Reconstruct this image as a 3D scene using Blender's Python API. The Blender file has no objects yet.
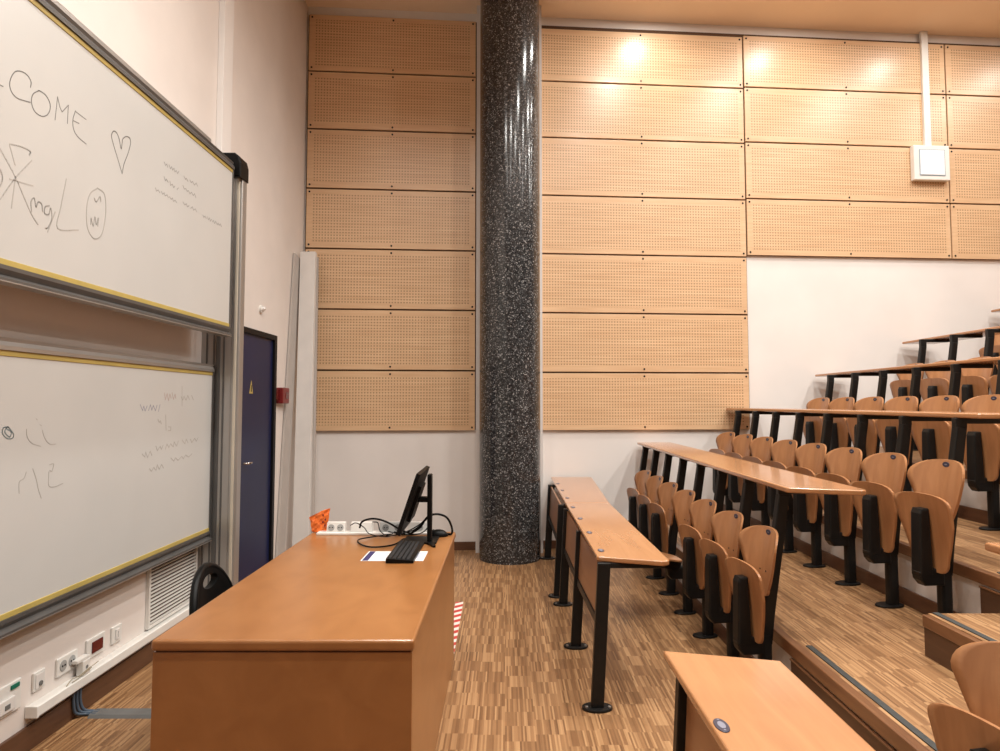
import bpy, bmesh, math, random
from math import sin, cos, pi, radians
from mathutils import Vector, Matrix
random.seed(11)
SC = bpy.context.scene
COL = SC.collection
V = Vector

# ------------------------------------------------------------------ materials
def newmat(name):
    m = bpy.data.materials.new(name); m.use_nodes = True
    nt = m.node_tree
    return m, nt, nt.nodes['Principled BSDF']

def plain(name, col, rough=.6, metal=0., coat=0., noise=0., nscale=6., spec=.5, bump=0., emit=0.):
    m, nt, b = newmat(name)
    b.inputs['Roughness'].default_value = rough
    b.inputs['Metallic'].default_value = metal
    b.inputs['Coat Weight'].default_value = coat
    b.inputs['Coat Roughness'].default_value = .12
    b.inputs['Specular IOR Level'].default_value = spec
    tc = nt.nodes.new('ShaderNodeTexCoord')
    n = nt.nodes.new('ShaderNodeTexNoise'); n.inputs['Scale'].default_value = nscale; n.inputs['Detail'].default_value = 4
    nt.links.new(tc.outputs['Object'], n.inputs['Vector'])
    r = nt.nodes.new('ShaderNodeValToRGB')
    k = noise
    r.color_ramp.elements[0].position = .3; r.color_ramp.elements[1].position = .7
    r.color_ramp.elements[0].color = (col[0]*(1-k), col[1]*(1-k), col[2]*(1-k), 1)
    r.color_ramp.elements[1].color = (min(1,col[0]*(1+k)), min(1,col[1]*(1+k)), min(1,col[2]*(1+k)), 1)
    nt.links.new(n.outputs['Fac'], r.inputs['Fac'])
    nt.links.new(r.outputs['Color'], b.inputs['Base Color'])
    if bump:
        bp = nt.nodes.new('ShaderNodeBump'); bp.inputs['Strength'].default_value = bump; bp.inputs['Distance'].default_value = .004
        nt.links.new(n.outputs['Fac'], bp.inputs['Height']); nt.links.new(bp.outputs['Normal'], b.inputs['Normal'])
    if emit:
        b.inputs['Emission Color'].default_value = (*col, 1); b.inputs['Emission Strength'].default_value = emit
    return m

def wood(name, dark, light, rough=.3, coat=.4, stretch=(14, 1.2, 14), scale=3., spec=.5, coatr=.15):
    m, nt, b = newmat(name)
    b.inputs['Roughness'].default_value = rough
    b.inputs['Coat Weight'].default_value = coat
    b.inputs['Coat Roughness'].default_value = coatr
    b.inputs['Specular IOR Level'].default_value = spec
    tc = nt.nodes.new('ShaderNodeTexCoord'); mp = nt.nodes.new('ShaderNodeMapping')
    mp.inputs['Scale'].default_value = stretch
    nt.links.new(tc.outputs['Object'], mp.inputs['Vector'])
    n1 = nt.nodes.new('ShaderNodeTexNoise'); n1.inputs['Scale'].default_value = scale
    n1.inputs['Detail'].default_value = 6; n1.inputs['Distortion'].default_value = .6
    nt.links.new(mp.outputs['Vector'], n1.inputs['Vector'])
    n2 = nt.nodes.new('ShaderNodeTexNoise'); n2.inputs['Scale'].default_value = 1.7; n2.inputs['Detail'].default_value = 2
    nt.links.new(tc.outputs['Object'], n2.inputs['Vector'])
    mx = nt.nodes.new('ShaderNodeMath'); mx.operation = 'MULTIPLY_ADD'; mx.inputs[1].default_value = .6
    ad = nt.nodes.new('ShaderNodeMath'); ad.operation = 'MULTIPLY'; ad.inputs[1].default_value = .4
    nt.links.new(n2.outputs['Fac'], ad.inputs[0])
    nt.links.new(n1.outputs['Fac'], mx.inputs[0]); nt.links.new(ad.outputs[0], mx.inputs[2])
    r = nt.nodes.new('ShaderNodeValToRGB')
    r.color_ramp.elements[0].position = .32; r.color_ramp.elements[1].position = .68
    r.color_ramp.elements[0].color = (*dark, 1); r.color_ramp.elements[1].color = (*light, 1)
    nt.links.new(mx.outputs[0], r.inputs['Fac']); nt.links.new(r.outputs['Color'], b.inputs['Base Color'])
    return m

def M2(nt, op, a, b=None, c=None):
    n = nt.nodes.new('ShaderNodeMath'); n.operation = op
    for i, v in enumerate((a, b, c)):
        if v is None: continue
        if isinstance(v, (int, float)): n.inputs[i].default_value = v
        else: nt.links.new(v, n.inputs[i])
    return n.outputs[0]

def parquet(name, w=.0085, L=.15, cols=None):
    m, nt, b = newmat(name)
    tc = nt.nodes.new('ShaderNodeTexCoord'); sp = nt.nodes.new('ShaderNodeSeparateXYZ')
    nt.links.new(tc.outputs['Object'], sp.inputs[0])
    x = M2(nt, 'DIVIDE', sp.outputs[0], w); cx = M2(nt, 'FLOOR', x)
    wn = nt.nodes.new('ShaderNodeTexWhiteNoise'); wn.noise_dimensions = '1D'; nt.links.new(M2(nt, 'FLOOR', M2(nt, 'DIVIDE', cx, 17)), wn.inputs['W'])
    y = M2(nt, 'DIVIDE', sp.outputs[1], L); y = M2(nt, 'ADD', y, wn.outputs['Value']); cyy = M2(nt, 'FLOOR', y)
    cb = nt.nodes.new('ShaderNodeCombineXYZ'); nt.links.new(cx, cb.inputs[0]); nt.links.new(cyy, cb.inputs[1])
    w2 = nt.nodes.new('ShaderNodeTexWhiteNoise'); w2.noise_dimensions = '3D'; nt.links.new(cb.outputs[0], w2.inputs['Vector'])
    big = nt.nodes.new('ShaderNodeTexNoise'); big.inputs['Scale'].default_value = 1.3; big.inputs['Detail'].default_value = 3
    nt.links.new(tc.outputs['Object'], big.inputs['Vector'])
    f = M2(nt, 'MULTIPLY_ADD', w2.outputs['Value'], .8, M2(nt, 'MULTIPLY', big.outputs['Fac'], .2))
    r = nt.nodes.new('ShaderNodeValToRGB'); e = r.color_ramp.elements
    cols = cols or [(0., (.09, .040, .017)), (.15, (.21, .104, .045)), (.6, (.315, .168, .076)), (1., (.50, .295, .145))]
    e[0].position = cols[0][0]; e[0].color = (*cols[0][1], 1); e[1].position = cols[-1][0]; e[1].color = (*cols[-1][1], 1)
    for p, c in cols[1:-1]:
        q = e.new(p); q.color = (*c, 1)
    nt.links.new(f, r.inputs['Fac']); nt.links.new(r.outputs['Color'], b.inputs['Base Color'])
    b.inputs['Roughness'].default_value = .42
    b.inputs['Specular IOR Level'].default_value = .35
    return m

def perforated(name):
    m, nt, b = newmat(name)
    tc = nt.nodes.new('ShaderNodeTexCoord'); sp = nt.nodes.new('ShaderNodeSeparateXYZ')
    nt.links.new(tc.outputs['Object'], sp.inputs[0])
    P = .031
    fx = M2(nt, 'SUBTRACT', M2(nt, 'FRACT', M2(nt, 'DIVIDE', sp.outputs[0], P)), .5)
    fz = M2(nt, 'SUBTRACT', M2(nt, 'FRACT', M2(nt, 'DIVIDE', sp.outputs[2], P)), .5)
    d = M2(nt, 'SQRT', M2(nt, 'ADD', M2(nt, 'MULTIPLY', fx, fx), M2(nt, 'MULTIPLY', fz, fz)))
    mr = nt.nodes.new('ShaderNodeMapRange'); mr.inputs['From Min'].default_value = .23; mr.inputs['From Max'].default_value = .30
    nt.links.new(d, mr.inputs['Value'])
    mp = nt.nodes.new('ShaderNodeMapping'); mp.inputs['Scale'].default_value = (1.0, 3, 22)
    nt.links.new(tc.outputs['Object'], mp.inputs['Vector'])
    n = nt.nodes.new('ShaderNodeTexNoise'); n.inputs['Scale'].default_value = 2.2; n.inputs['Detail'].default_value = 5
    nt.links.new(mp.outputs['Vector'], n.inputs['Vector'])
    r = nt.nodes.new('ShaderNodeValToRGB'); r.color_ramp.elements[0].position = .3; r.color_ramp.elements[1].position = .7
    r.color_ramp.elements[0].color = (*PANEL_D, 1); r.color_ramp.elements[1].color = (*PANEL_L, 1)
    nt.links.new(n.outputs['Fac'], r.inputs['Fac'])
    mx = nt.nodes.new('ShaderNodeMix'); mx.data_type = 'RGBA'
    mx.inputs['A'].default_value = (.40, .24, .125, 1)
    nt.links.new(mr.outputs[0], mx.inputs['Factor']); nt.links.new(r.outputs['Color'], mx.inputs['B'])
    nt.links.new(mx.outputs['Result'], b.inputs['Base Color'])
    b.inputs['Roughness'].default_value = .36; b.inputs['Specular IOR Level'].default_value = .5
    b.inputs['Coat Weight'].default_value = .28; b.inputs['Coat Roughness'].default_value = .30
    return m

def granite(name):
    m, nt, b = newmat(name)
    tc = nt.nodes.new('ShaderNodeTexCoord')
    v = nt.nodes.new('ShaderNodeTexVoronoi'); v.inputs['Scale'].default_value = 105; nt.links.new(tc.outputs['Object'], v.inputs['Vector'])
    r = nt.nodes.new('ShaderNodeValToRGB'); e = r.color_ramp.elements
    sx = nt.nodes.new('ShaderNodeSeparateColor'); nt.links.new(v.outputs['Color'], sx.inputs[0])
    e[0].position = 0; e[0].color = (.012, .012, .013, 1); e[1].position = 1; e[1].color = (.38, .37, .36, 1)
    for p, c in ((.45, .030), (.72, .050), (.86, .10), (.95, .22)):
        q = e.new(p); q.color = (c, c, c*1.02, 1)
    nt.links.new(sx.outputs[0], r.inputs['Fac']); nt.links.new(r.outputs['Color'], b.inputs['Base Color'])
    b.inputs['Roughness'].default_value = .16
    return m

def stripes(name):
    m, nt, b = newmat(name)
    tc = nt.nodes.new('ShaderNodeTexCoord'); sp = nt.nodes.new('ShaderNodeSeparateXYZ')
    nt.links.new(tc.outputs['Object'], sp.inputs[0])
    f = M2(nt, 'FRACT', M2(nt, 'DIVIDE', M2(nt, 'ADD', sp.outputs[1], M2(nt, 'MULTIPLY', sp.outputs[0], -.9)), .12))
    g = M2(nt, 'GREATER_THAN', f, .5)
    mx = nt.nodes.new('ShaderNodeMix'); mx.data_type = 'RGBA'
    mx.inputs['A'].default_value = (.78, .72, .66, 1); mx.inputs['B'].default_value = (.55, .05, .04, 1)
    nt.links.new(g, mx.inputs['Factor']); nt.links.new(mx.outputs['Result'], b.inputs['Base Color'])
    b.inputs['Roughness'].default_value = .5
    return m

PANEL_D = (.68, .435, .25); PANEL_L = (.80, .56, .345)
MAT = dict(
    wall=plain('wall_paint', (.80, .73, .68), .75, noise=.035, nscale=2.5, bump=.15),
    wall_white=plain('white_wall_paint', (.83, .79, .76), .75, noise=.04, nscale=1.6, bump=.2),
    ceiling=plain('ceiling_paint', (.92, .75, .57), .85, noise=.02, nscale=1.5),
    riser=plain('riser_paint', (.62, .57, .53), .8, noise=.14, nscale=5, bump=.3),
    parquet=parquet('strip_parquet'),
    base_wood=wood('dark_skirting_wood', (.085, .036, .018), (.14, .063, .032), .45, .1, (3, 1, 14)),
    nosing=wood('nosing_wood', (.13, .052, .021), (.23, .105, .046), .35, .3, (10, .6, 10)),
    riser_wood=wood('riser_wood', (.065, .029, .014), (.11, .052, .027), .5, .1, (8, .8, 8)),
    panel=wood('beech_panel', PANEL_D, PANEL_L, .36, .25, (1, 3, 22), 2.2, coatr=.22),
    perf=perforated('perforated_beech'),
    gap=plain('shadow_gap', (.10, .05, .025), .8, noise=.1),
    granite=granite('black_terrazzo'),
    desk=wood('desk_laminate', (.30, .118, .034), (.39, .165, .052), .34, .3, (4, 2, 4), 2., coatr=.2),
    table=wood('beech_table', (.385, .170, .068), (.50, .24, .102), .25, .5, (9, .9, 9), 2.4, coatr=.1),
    ply=wood('beech_plywood', (.36, .155, .062), (.52, .25, .108), .35, .4, (9, 9, 1.2), 2.2, coatr=.2),
    modesty=wood('modesty_wood', (.28, .12, .05), (.40, .19, .085), .4, .2, (6, 1, 6), 2.2),
    steel=plain('black_painted_steel', (.010, .0095, .009), .42, noise=.15, nscale=20, spec=.3),
    plastic=plain('black_plastic', (.005, .005, .005), .4, noise=.1, spec=.15),
    screen=plain('dark_screen_glass', (.004, .004, .005), .2, spec=.3),
    alu=plain('brushed_aluminium', (.46, .44, .42), .38, .7, noise=.06, nscale=3),
    alu_dark=plain('dark_aluminium', (.13, .125, .12), .4, .4, noise=.1),
    cream_alu=plain('cream_profile', (.62, .56, .46), .4, .2, noise=.05),
    yellow=plain('yellow_strip', (.50, .38, .11), .4, noise=.08),
    board=plain('whiteboard_enamel', (.59, .585, .565), .28, noise=.03, nscale=1.8),
    white=plain('white_plastic', (.80, .78, .74), .4, noise=.03),
    offwhite=plain('white_lacquer', (.78, .75, .72), .5, noise=.04),
    greyboard=plain('grey_board', (.50, .455, .42), .6, noise=.05),
    blue=plain('blue_door_paint', (.010, .015, .060), .4, noise=.12, nscale=2, spec=.25),
    blackpaint=plain('black_frame_paint', (.006, .005, .006), .5, noise=.1, spec=.2),
    red=plain('red_plastic', (.19, .013, .013), .4, noise=.1),
    darkred=plain('dark_red_cover', (.11, .007, .008), .25, noise=.1),
    orange=plain('orange_paper', (.85, .16, .02), .6, noise=.35, nscale=40),
    grey=plain('grey_plastic', (.16, .16, .155), .5, noise=.08),
    lightgrey=plain('light_grey_plastic', (.38, .38, .37), .5, noise=.05),
    cableblue=plain('blue_grey_cable', (.07, .10, .14), .5, noise=.1),
    green=plain('green_plastic', (.0, .16, .10), .5, noise=.05),
    tan=plain('tan_wire', (.30, .24, .15), .5, noise=.05),
    paper=plain('white_paper', (.80, .79, .80), .7, noise=.02),
    ink_blue=plain('dark_blue_print', (.035, .03, .12), .6, noise=.05),
    ink_text=plain('grey_blue_print', (.30, .36, .50), .6, noise=.05),
    ink_red=plain('pink_print', (.80, .55, .50), .6, noise=.05),
    key=plain('keycap_plastic', (.03, .03, .032), .5, noise=.1),
    m_dark=plain('dark_marker', (.22, .21, .20), .7, noise=.1),
    m_faint=plain('faint_marker', (.47, .445, .415), .7, noise=.1),
    m_mid=plain('grey_marker', (.36, .345, .33), .7, noise=.1),
    m_red=plain('faint_red_marker', (.52, .40, .37), .7, noise=.1),
    m_blue=plain('faint_blue_marker', (.34, .345, .42), .7, noise=.1),
    m_teal=plain('teal_marker', (.33, .40, .42), .7, noise=.1),
    antislip=plain('anti_slip_strip', (.04, .041, .038), .8, noise=.2, nscale=60),
    tape=stripes('hazard_tape'),
    plate=plain('number_plate_plastic', (.035, .038, .07), .3, noise=.1),
    plate_mark=plain('number_plate_print', (.22, .22, .28), .4, noise=.05),
    chrome=plain('chrome', (.6, .6, .6), .2, 1.),
    lamp=plain('lamp_glass', (1., .86, .68), .5, emit=6.),
    inset=plain('pale_inset', (.90, .90, .92), .4, noise=.01),
    inset_line=plain('blue_grey_line', (.30, .38, .45), .5, noise=.01),
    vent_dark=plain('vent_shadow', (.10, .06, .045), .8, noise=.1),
)

# ------------------------------------------------------------------ mesh helper
class MB:
    """collects shapes; build() links them as ONE mesh object"""
    def __init__(s): s.v = []; s.f = []; s.mi = []; s.sm = []
    def add(s, vs, fs, mi=0, smooth=False):
        o = len(s.v); s.v += [tuple(v) for v in vs]
        s.f += [tuple(i+o for i in f) for f in fs]; s.mi += [mi]*len(fs); s.sm += [smooth]*len(fs)
        return s
    def box(s, x0, x1, y0, y1, z0, z1, b=0., mi=0, seg=2, M=None):
        bm = bmesh.new(); bmesh.ops.create_cube(bm, size=1)
        bmesh.ops.scale(bm, verts=bm.verts, vec=(abs(x1-x0), abs(y1-y0), abs(z1-z0)))
        if b > 0: bmesh.ops.bevel(bm, geom=bm.edges[:], offset=b, segments=seg, affect='EDGES', profile=.5)
        bmesh.ops.translate(bm, verts=bm.verts, vec=((x0+x1)/2, (y0+y1)/2, (z0+z1)/2))
        return s.frombm(bm, mi, M)
    def frombm(s, bm, mi=0, M=None, smooth=False):
        if M is not None: bmesh.ops.transform(bm, matrix=M, verts=bm.verts)
        bm.verts.index_update()
        s.add([v.co[:] for v in bm.verts], [[v.index for v in f.verts] for f in bm.faces], mi, smooth)
        bm.free(); return s
    def prism(s, poly, z0, z1, mi=0, b=0., axis='z', M=None, smooth=False, seg=2):
        bm = bmesh.new()
        def P(p, h): return {'z': (p[0], p[1], h), 'y': (p[0], h, p[1]), 'x': (h, p[0], p[1])}[axis]
        lo = [bm.verts.new(P(p, z0)) for p in poly]; hi = [bm.verts.new(P(p, z1)) for p in poly]
        n = len(poly); bm.faces.new(lo[::-1]); bm.faces.new(hi)
        for i in range(n): bm.faces.new((lo[i], lo[(i+1) % n], hi[(i+1) % n], hi[i]))
        bmesh.ops.recalc_face_normals(bm, faces=bm.faces)
        if b > 0:
            ed = [e for e in bm.edges if (e.verts[0] in lo) == (e.verts[1] in lo)]
            bmesh.ops.bevel(bm, geom=ed, offset=b, segments=seg, affect='EDGES', profile=.5)
        return s.frombm(bm, mi, M, smooth)
    def tube(s, pts, r, n=8, mi=0, sx=1., sy=1., closed=False):
        """round (or oval) tube along points"""
        pts = [V(p) for p in pts]; N = len(pts); rings = []
        rr = r if isinstance(r, (list, tuple)) else [r]*N
        up = V((0, 0, 1)); prev = None
        for i, p in enumerate(pts):
            t = (pts[min(i+1, N-1)]-pts[max(i-1, 0)]).normalized()
            if prev is None:
                a = up.cross(t)
                if a.length < .05: a = V((1, 0, 0))
                a.normalize()
            else:
                a = prev-t*prev.dot(t)
                a.normalize()
            prev = a; bb = t.cross(a)
            rings.append([p+a*(cos(2*pi*k/n)*rr[i]*sx)+bb*(sin(2*pi*k/n)*rr[i]*sy) for k in range(n)])
        vs = [v for R in rings for v in R]; fs = []
        for i in range(N-1):
            for k in range(n):
                fs.append((i*n+k, i*n+(k+1) % n, (i+1)*n+(k+1) % n, (i+1)*n+k))
        s.add(vs, fs, mi, True)
        s.add(rings[0], [tuple(range(n))[::-1]], mi); s.add(rings[-1], [tuple(range(n))], mi)
        return s
    def cyl(s, c, r, z0, z1, n=24, mi=0, rx=None, ry=None, b=0., smooth=True):
        rx = rx or r; ry = ry or r
        prof = [(1., z0), (1., z1)] if not b else [(1-b/rx, z0), (1, z0+b), (1, z1-b), (1-b/rx, z1)]
        rings = [[(c[0]+cos(2*pi*k/n)*rx*q, c[1]+sin(2*pi*k/n)*ry*q, z) for k in range(n)] for q, z in prof]
        vs = [v for R in rings for v in R]
        fs = [(i*n+k, i*n+(k+1) % n, (i+1)*n+(k+1) % n, (i+1)*n+k) for i in range(len(prof)-1) for k in range(n)]
        s.add(vs, fs, mi, smooth); m = (len(prof)-1)*n
        s.add(rings[0], [tuple(range(n))[::-1]], mi); s.add(rings[-1], [tuple(range(n))], mi)
        return s
    def build(s, name, mats, parent=None, loc=None):
        me = bpy.data.meshes.new(name); me.from_pydata(s.v, [], s.f)
        for m in (mats if isinstance(mats, (list, tuple)) else [mats]): me.materials.append(MAT[m] if isinstance(m, str) else m)
        me.polygons.foreach_set('material_index', s.mi); me.polygons.foreach_set('use_smooth', s.sm)
        bm = bmesh.new(); bm.from_mesh(me); bmesh.ops.recalc_face_normals(bm, faces=bm.faces); bm.to_mesh(me); bm.free()
        me.update()
        o = bpy.data.objects.new(name, me); COL.objects.link(o)
        if parent is not None: o.parent = parent
        if loc is not None: o.location = loc
        return o

def tag(o, label, cat, group=None):
    o['label'] = label; o['category'] = cat
    if group: o['group'] = group
    return o
def thing(name, label, cat, loc=(0, 0, 0), group=None):
    o = bpy.data.objects.new(name, None); COL.objects.link(o); o.location = loc; o.empty_display_size = .1
    return tag(o, label, cat, group)
def struct(o, label=None):
    o['kind'] = 'structure'
    if label: o['label'] = label
    return o
def copy_tree(o, parent=None):
    kids = [c for c in COL.objects if c.parent == o]
    c = o.copy(); COL.objects.link(c); c.parent = parent
    for k in kids: copy_tree(k, c)
    return c
def spline(pts, n=8):
    """Catmull-Rom through the points"""
    P = [V(p) for p in pts]; P = [P[0]*2-P[1]]+P+[P[-1]*2-P[-2]]; out = []
    for i in range(1, len(P)-2):
        for k in range(n):
            t = k/n; a, b, c, d = P[i-1:i+3]
            out.append(.5*((2*b)+(c-a)*t+(2*a-5*b+4*c-d)*t*t+(3*b-a-3*c+d)*t**3))
    out.append(P[-2]); return out
def rrect(x0, x1, y0, y1, r, n=5):
    out = []
    for cx, cy, a0 in ((x1-r, y1-r, 0), (x0+r, y1-r, 90), (x0+r, y0+r, 180), (x1-r, y0+r, 270)):
        for k in range(n+1):
            a = radians(a0+90*k/n); out.append((cx+r*cos(a), cy+r*sin(a)))
    return out

ORD = ['nearest', 'second', 'third', 'fourth', 'fifth', 'sixth', 'seventh', 'eighth']
STROKES = {}
STROKES["up_dark"] = [[(2.495,2.745),(2.51,2.746)],[(2.655,2.812),(2.657,2.836),(2.635,2.852),(2.603,2.851),(2.572,2.836),(2.551,2.805),(2.543,2.771),(2.554,2.747),(2.582,2.736),(2.623,2.743),(2.658,2.752)],[(2.699,2.818),(2.671,2.791),(2.664,2.757),(2.682,2.728),(2.719,2.723),(2.752,2.738),(2.773,2.768),(2.772,2.8),(2.745,2.822),(2.711,2.823),(2.699,2.818)],[(2.808,2.744),(2.818,2.848),(2.835,2.812),(2.851,2.797),(2.89,2.844),(2.888,2.762)],[(2.939,2.841),(2.924,2.795),(2.93,2.757),(2.958,2.734),(3.023,2.723)],[(2.94,2.838),(3.016,2.834)],[(2.928,2.791),(2.967,2.795)],[(3.315,2.687),(3.274,2.746),(3.231,2.806),(3.215,2.839),(3.23,2.867),(3.256,2.87),(3.279,2.85),(3.299,2.807),(3.306,2.835),(3.311,2.86),(3.339,2.884),(3.371,2.889),(3.38,2.864),(3.36,2.804),(3.329,2.741),(3.315,2.687)]]
STROKES["up_faint"] = [[(2.556,2.539),(2.59,2.471)],[(2.556,2.542),(2.613,2.555),(2.667,2.556),(2.663,2.539)],[(2.508,2.506),(2.592,2.427),(2.683,2.314),(2.73,2.275)],[(2.679,2.522),(2.593,2.422),(2.519,2.315)],[(2.564,2.408),(2.692,2.423)],[(2.593,2.418),(2.579,2.299)],[(2.513,2.43),(2.527,2.4),(2.516,2.363)],[(2.69,2.316),(2.684,2.355),(2.702,2.376),(2.714,2.343),(2.725,2.367),(2.747,2.364),(2.754,2.334)],[(2.794,2.372),(2.768,2.359),(2.766,2.332),(2.791,2.334),(2.802,2.364),(2.812,2.324),(2.791,2.28),(2.773,2.27)],[(2.831,2.356),(2.789,2.259)],[(2.895,2.519),(2.866,2.388),(2.851,2.291),(2.99,2.319)],[(3.119,2.551),(3.063,2.504),(3.043,2.428),(3.053,2.349),(3.093,2.312),(3.132,2.316),(3.17,2.355),(3.19,2.458),(3.174,2.539),(3.119,2.551)],[(3.096,2.497),(3.113,2.484),(3.14,2.516),(3.148,2.494)],[(3.077,2.367),(3.079,2.397),(3.096,2.366),(3.107,2.411),(3.119,2.378),(3.132,2.412),(3.131,2.375)]]
STROKES["up_small"] = [[[(3.721,2.892),(3.736,2.878),(3.751,2.891),(3.76,2.876)],[(3.775,2.895),(3.792,2.878),(3.805,2.895),(3.817,2.879),(3.833,2.896),(3.844,2.878),(3.86,2.892),(3.876,2.88),(3.892,2.899)]],[[(3.953,2.892),(3.975,2.877),(3.984,2.889),(4.005,2.876)],[(4.029,2.894),(4.048,2.882),(4.066,2.896),(4.09,2.881),(4.114,2.902),(4.132,2.887)]],[[(3.725,2.81),(3.739,2.791),(3.751,2.805),(3.771,2.792)],[(3.79,2.806),(3.8,2.785),(3.819,2.798),(3.836,2.783),(3.849,2.797)],[(3.874,2.785),(3.892,2.8)]],[[(3.945,2.831),(3.962,2.816),(3.983,2.825),(3.998,2.813),(4.015,2.823),(4.036,2.809),(4.055,2.826),(4.078,2.812),(4.096,2.829),(4.114,2.81)]],[[(3.635,2.718),(3.647,2.704),(3.666,2.716),(3.683,2.705)],[(3.698,2.718),(3.714,2.707),(3.73,2.72),(3.74,2.706),(3.764,2.719),(3.777,2.707)],[(3.79,2.717),(3.81,2.707),(3.824,2.72),(3.838,2.704),(3.857,2.717),(3.874,2.707)]],[[(3.949,2.735),(3.974,2.724),(3.993,2.736),(4.008,2.722),(4.028,2.735)],[(4.05,2.725),(4.072,2.741),(4.086,2.724),(4.113,2.74),(4.129,2.725)]],[[(4.216,2.731),(4.229,2.718),(4.244,2.732),(4.265,2.722)],[(4.281,2.738),(4.298,2.722),(4.313,2.74),(4.323,2.72),(4.343,2.738)],[(4.357,2.725),(4.37,2.739),(4.39,2.722),(4.403,2.742),(4.431,2.725),(4.443,2.74),(4.457,2.728),(4.477,2.744),(4.497,2.731)]]]
STROKES["lo_red"] = [[(4.077,1.61),(4.09,1.571),(4.109,1.607),(4.128,1.564),(4.142,1.605),(4.16,1.58)],[(4.169,1.614),(4.189,1.573),(4.208,1.605),(4.219,1.579)]]
STROKES["lo_blue"] = [[(3.808,1.542),(3.835,1.508),(3.847,1.533),(3.864,1.505),(3.883,1.534)],[(3.9,1.508),(3.918,1.54),(3.936,1.509),(3.951,1.536),(3.977,1.505),(3.993,1.537)],[(4.012,1.501),(4.028,1.541)]]
STROKES["lo_grey"] = [[(4.286,1.59),(4.311,1.569),(4.326,1.593),(4.355,1.568),(4.376,1.599),(4.4,1.574)],[(4.43,1.599),(4.457,1.572)],[(4.011,1.454),(4.024,1.436),(4.038,1.445),(4.049,1.428)],[(3.845,1.264),(3.875,1.246),(3.883,1.272),(3.905,1.24),(3.932,1.273),(3.953,1.248)],[(3.994,1.3),(4.012,1.271),(4.043,1.295),(4.058,1.275),(4.077,1.298)],[(4.106,1.274),(4.124,1.303),(4.148,1.281),(4.17,1.302),(4.203,1.281),(4.213,1.311),(4.246,1.283),(4.268,1.315)],[(4.314,1.318),(4.355,1.291),(4.372,1.32),(4.396,1.296)],[(4.429,1.317),(4.451,1.293),(4.49,1.319),(4.515,1.298),(4.54,1.321)],[(3.929,1.174),(3.951,1.157),(3.977,1.177),(4.003,1.157),(4.016,1.188),(4.041,1.16),(4.066,1.186),(4.091,1.163)],[(4.177,1.216),(4.215,1.193),(4.234,1.213),(4.268,1.193),(4.316,1.215),(4.34,1.199),(4.369,1.219),(4.411,1.203),(4.455,1.22)],[(4.296,1.656),(4.303,1.533)],[(4.099,1.479),(4.109,1.386)],[(4.137,1.406),(4.166,1.404),(4.164,1.382),(4.133,1.383)]]
STROKES["lo_faint"] = [[(2.909,1.44),(2.916,1.406),(2.947,1.377),(3.004,1.36)],[(3.01,1.43),(3.028,1.394),(3.061,1.367),(3.104,1.364)],[(2.919,1.257),(2.906,1.231),(2.879,1.218),(2.881,1.171)],[(2.958,1.267),(2.981,1.223),(2.999,1.173),(3.02,1.132)],[(3.068,1.249),(3.084,1.244),(3.093,1.275),(3.066,1.274)],[(3.063,1.243),(3.066,1.182),(3.11,1.172),(3.165,1.181)],[(2.967,1.482),(2.975,1.477)],[(2.993,1.455),(3.004,1.451)]]
STROKES["lo_teal"] = [[(2.797,1.452),(2.775,1.449),(2.771,1.429),(2.795,1.407),(2.826,1.404),(2.835,1.42),(2.811,1.444),(2.797,1.452),(2.784,1.432),(2.812,1.411),(2.82,1.431),(2.793,1.445)]]

# ------------------------------------------------------------------ room shell
BW0, BWS = 7.33, .08                      # back wall: Y = BW0 + BWS * X (it runs slightly askew)
def bw(x): return BW0+BWS*x
LW = -2.14; CEIL = 5.855; XR = 9.0; YB = -2.6
struct(MB().prism([(LW, YB), (1.432, YB), (1.432, bw(1.432)), (LW, bw(LW))], -.1, 0).build('floor', 'parquet'), 'floor of narrow light and dark brown parquet strips')
struct(MB().prism([(LW-.1, YB-.1), (XR+.1, YB-.1), (XR+.1, bw(XR)+.1), (LW-.1, bw(LW)+.1)], CEIL, CEIL+.1).build('ceiling', 'ceiling'), 'plain beige ceiling')
struct(MB().box(LW-.1, LW, YB-.1, bw(LW), 0, CEIL).build('wall_left', 'wall'), 'off-white wall behind the whiteboards')
struct(MB().prism([(LW-.1, bw(LW-.1)), (XR+.1, bw(XR+.1)), (XR+.1, bw(XR+.1)+.12), (LW-.1, bw(LW-.1)+.12)], 0, CEIL).build('wall_back', 'wall_white'), 'white wall carrying the wooden panels')
struct(MB().box(XR, XR+.1, YB-.1, bw(XR), 0, CEIL).build('wall_right', 'riser_wood'))
struct(MB().box(LW-.1, XR+.1, YB-.1, YB, 0, CEIL).build('wall_rear', 'riser_wood'))
# skirting
struct(MB().box(LW, LW+.018, YB, 5.29, 0, .11, .003).box(LW, LW+.018, 6.27, bw(LW), 0, .11, .003).build('baseboard_left', 'base_wood'), 'dark brown skirting along the left wall')
struct(MB().prism([(LW, bw(LW)), (1.40, bw(1.40)), (1.40, bw(1.40)-.018), (LW, bw(LW)-.018)], 0, .085).build('baseboard_back', 'base_wood'), 'brown skirting under the back wall')
# pilaster on the left wall and the pier behind the round column
struct(MB().box(LW, LW+.045, 4.93, 5.10, 0, CEIL, .004).build('trim_1', 'wall_white'), 'white vertical casing on the left wall')
struct(MB().prism([(-.305, bw(-.3)), (.395, bw(.4)), (.395, 7.14), (-.305, 7.14)], 0, CEIL).build('trim_2', 'wall_white'), 'narrow white pier behind the round column')
# round column
struct(MB().cyl((.05, 6.92), .308, 0, CEIL, 72).build('column', 'granite'), 'round black speckled terrazzo column')

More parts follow.
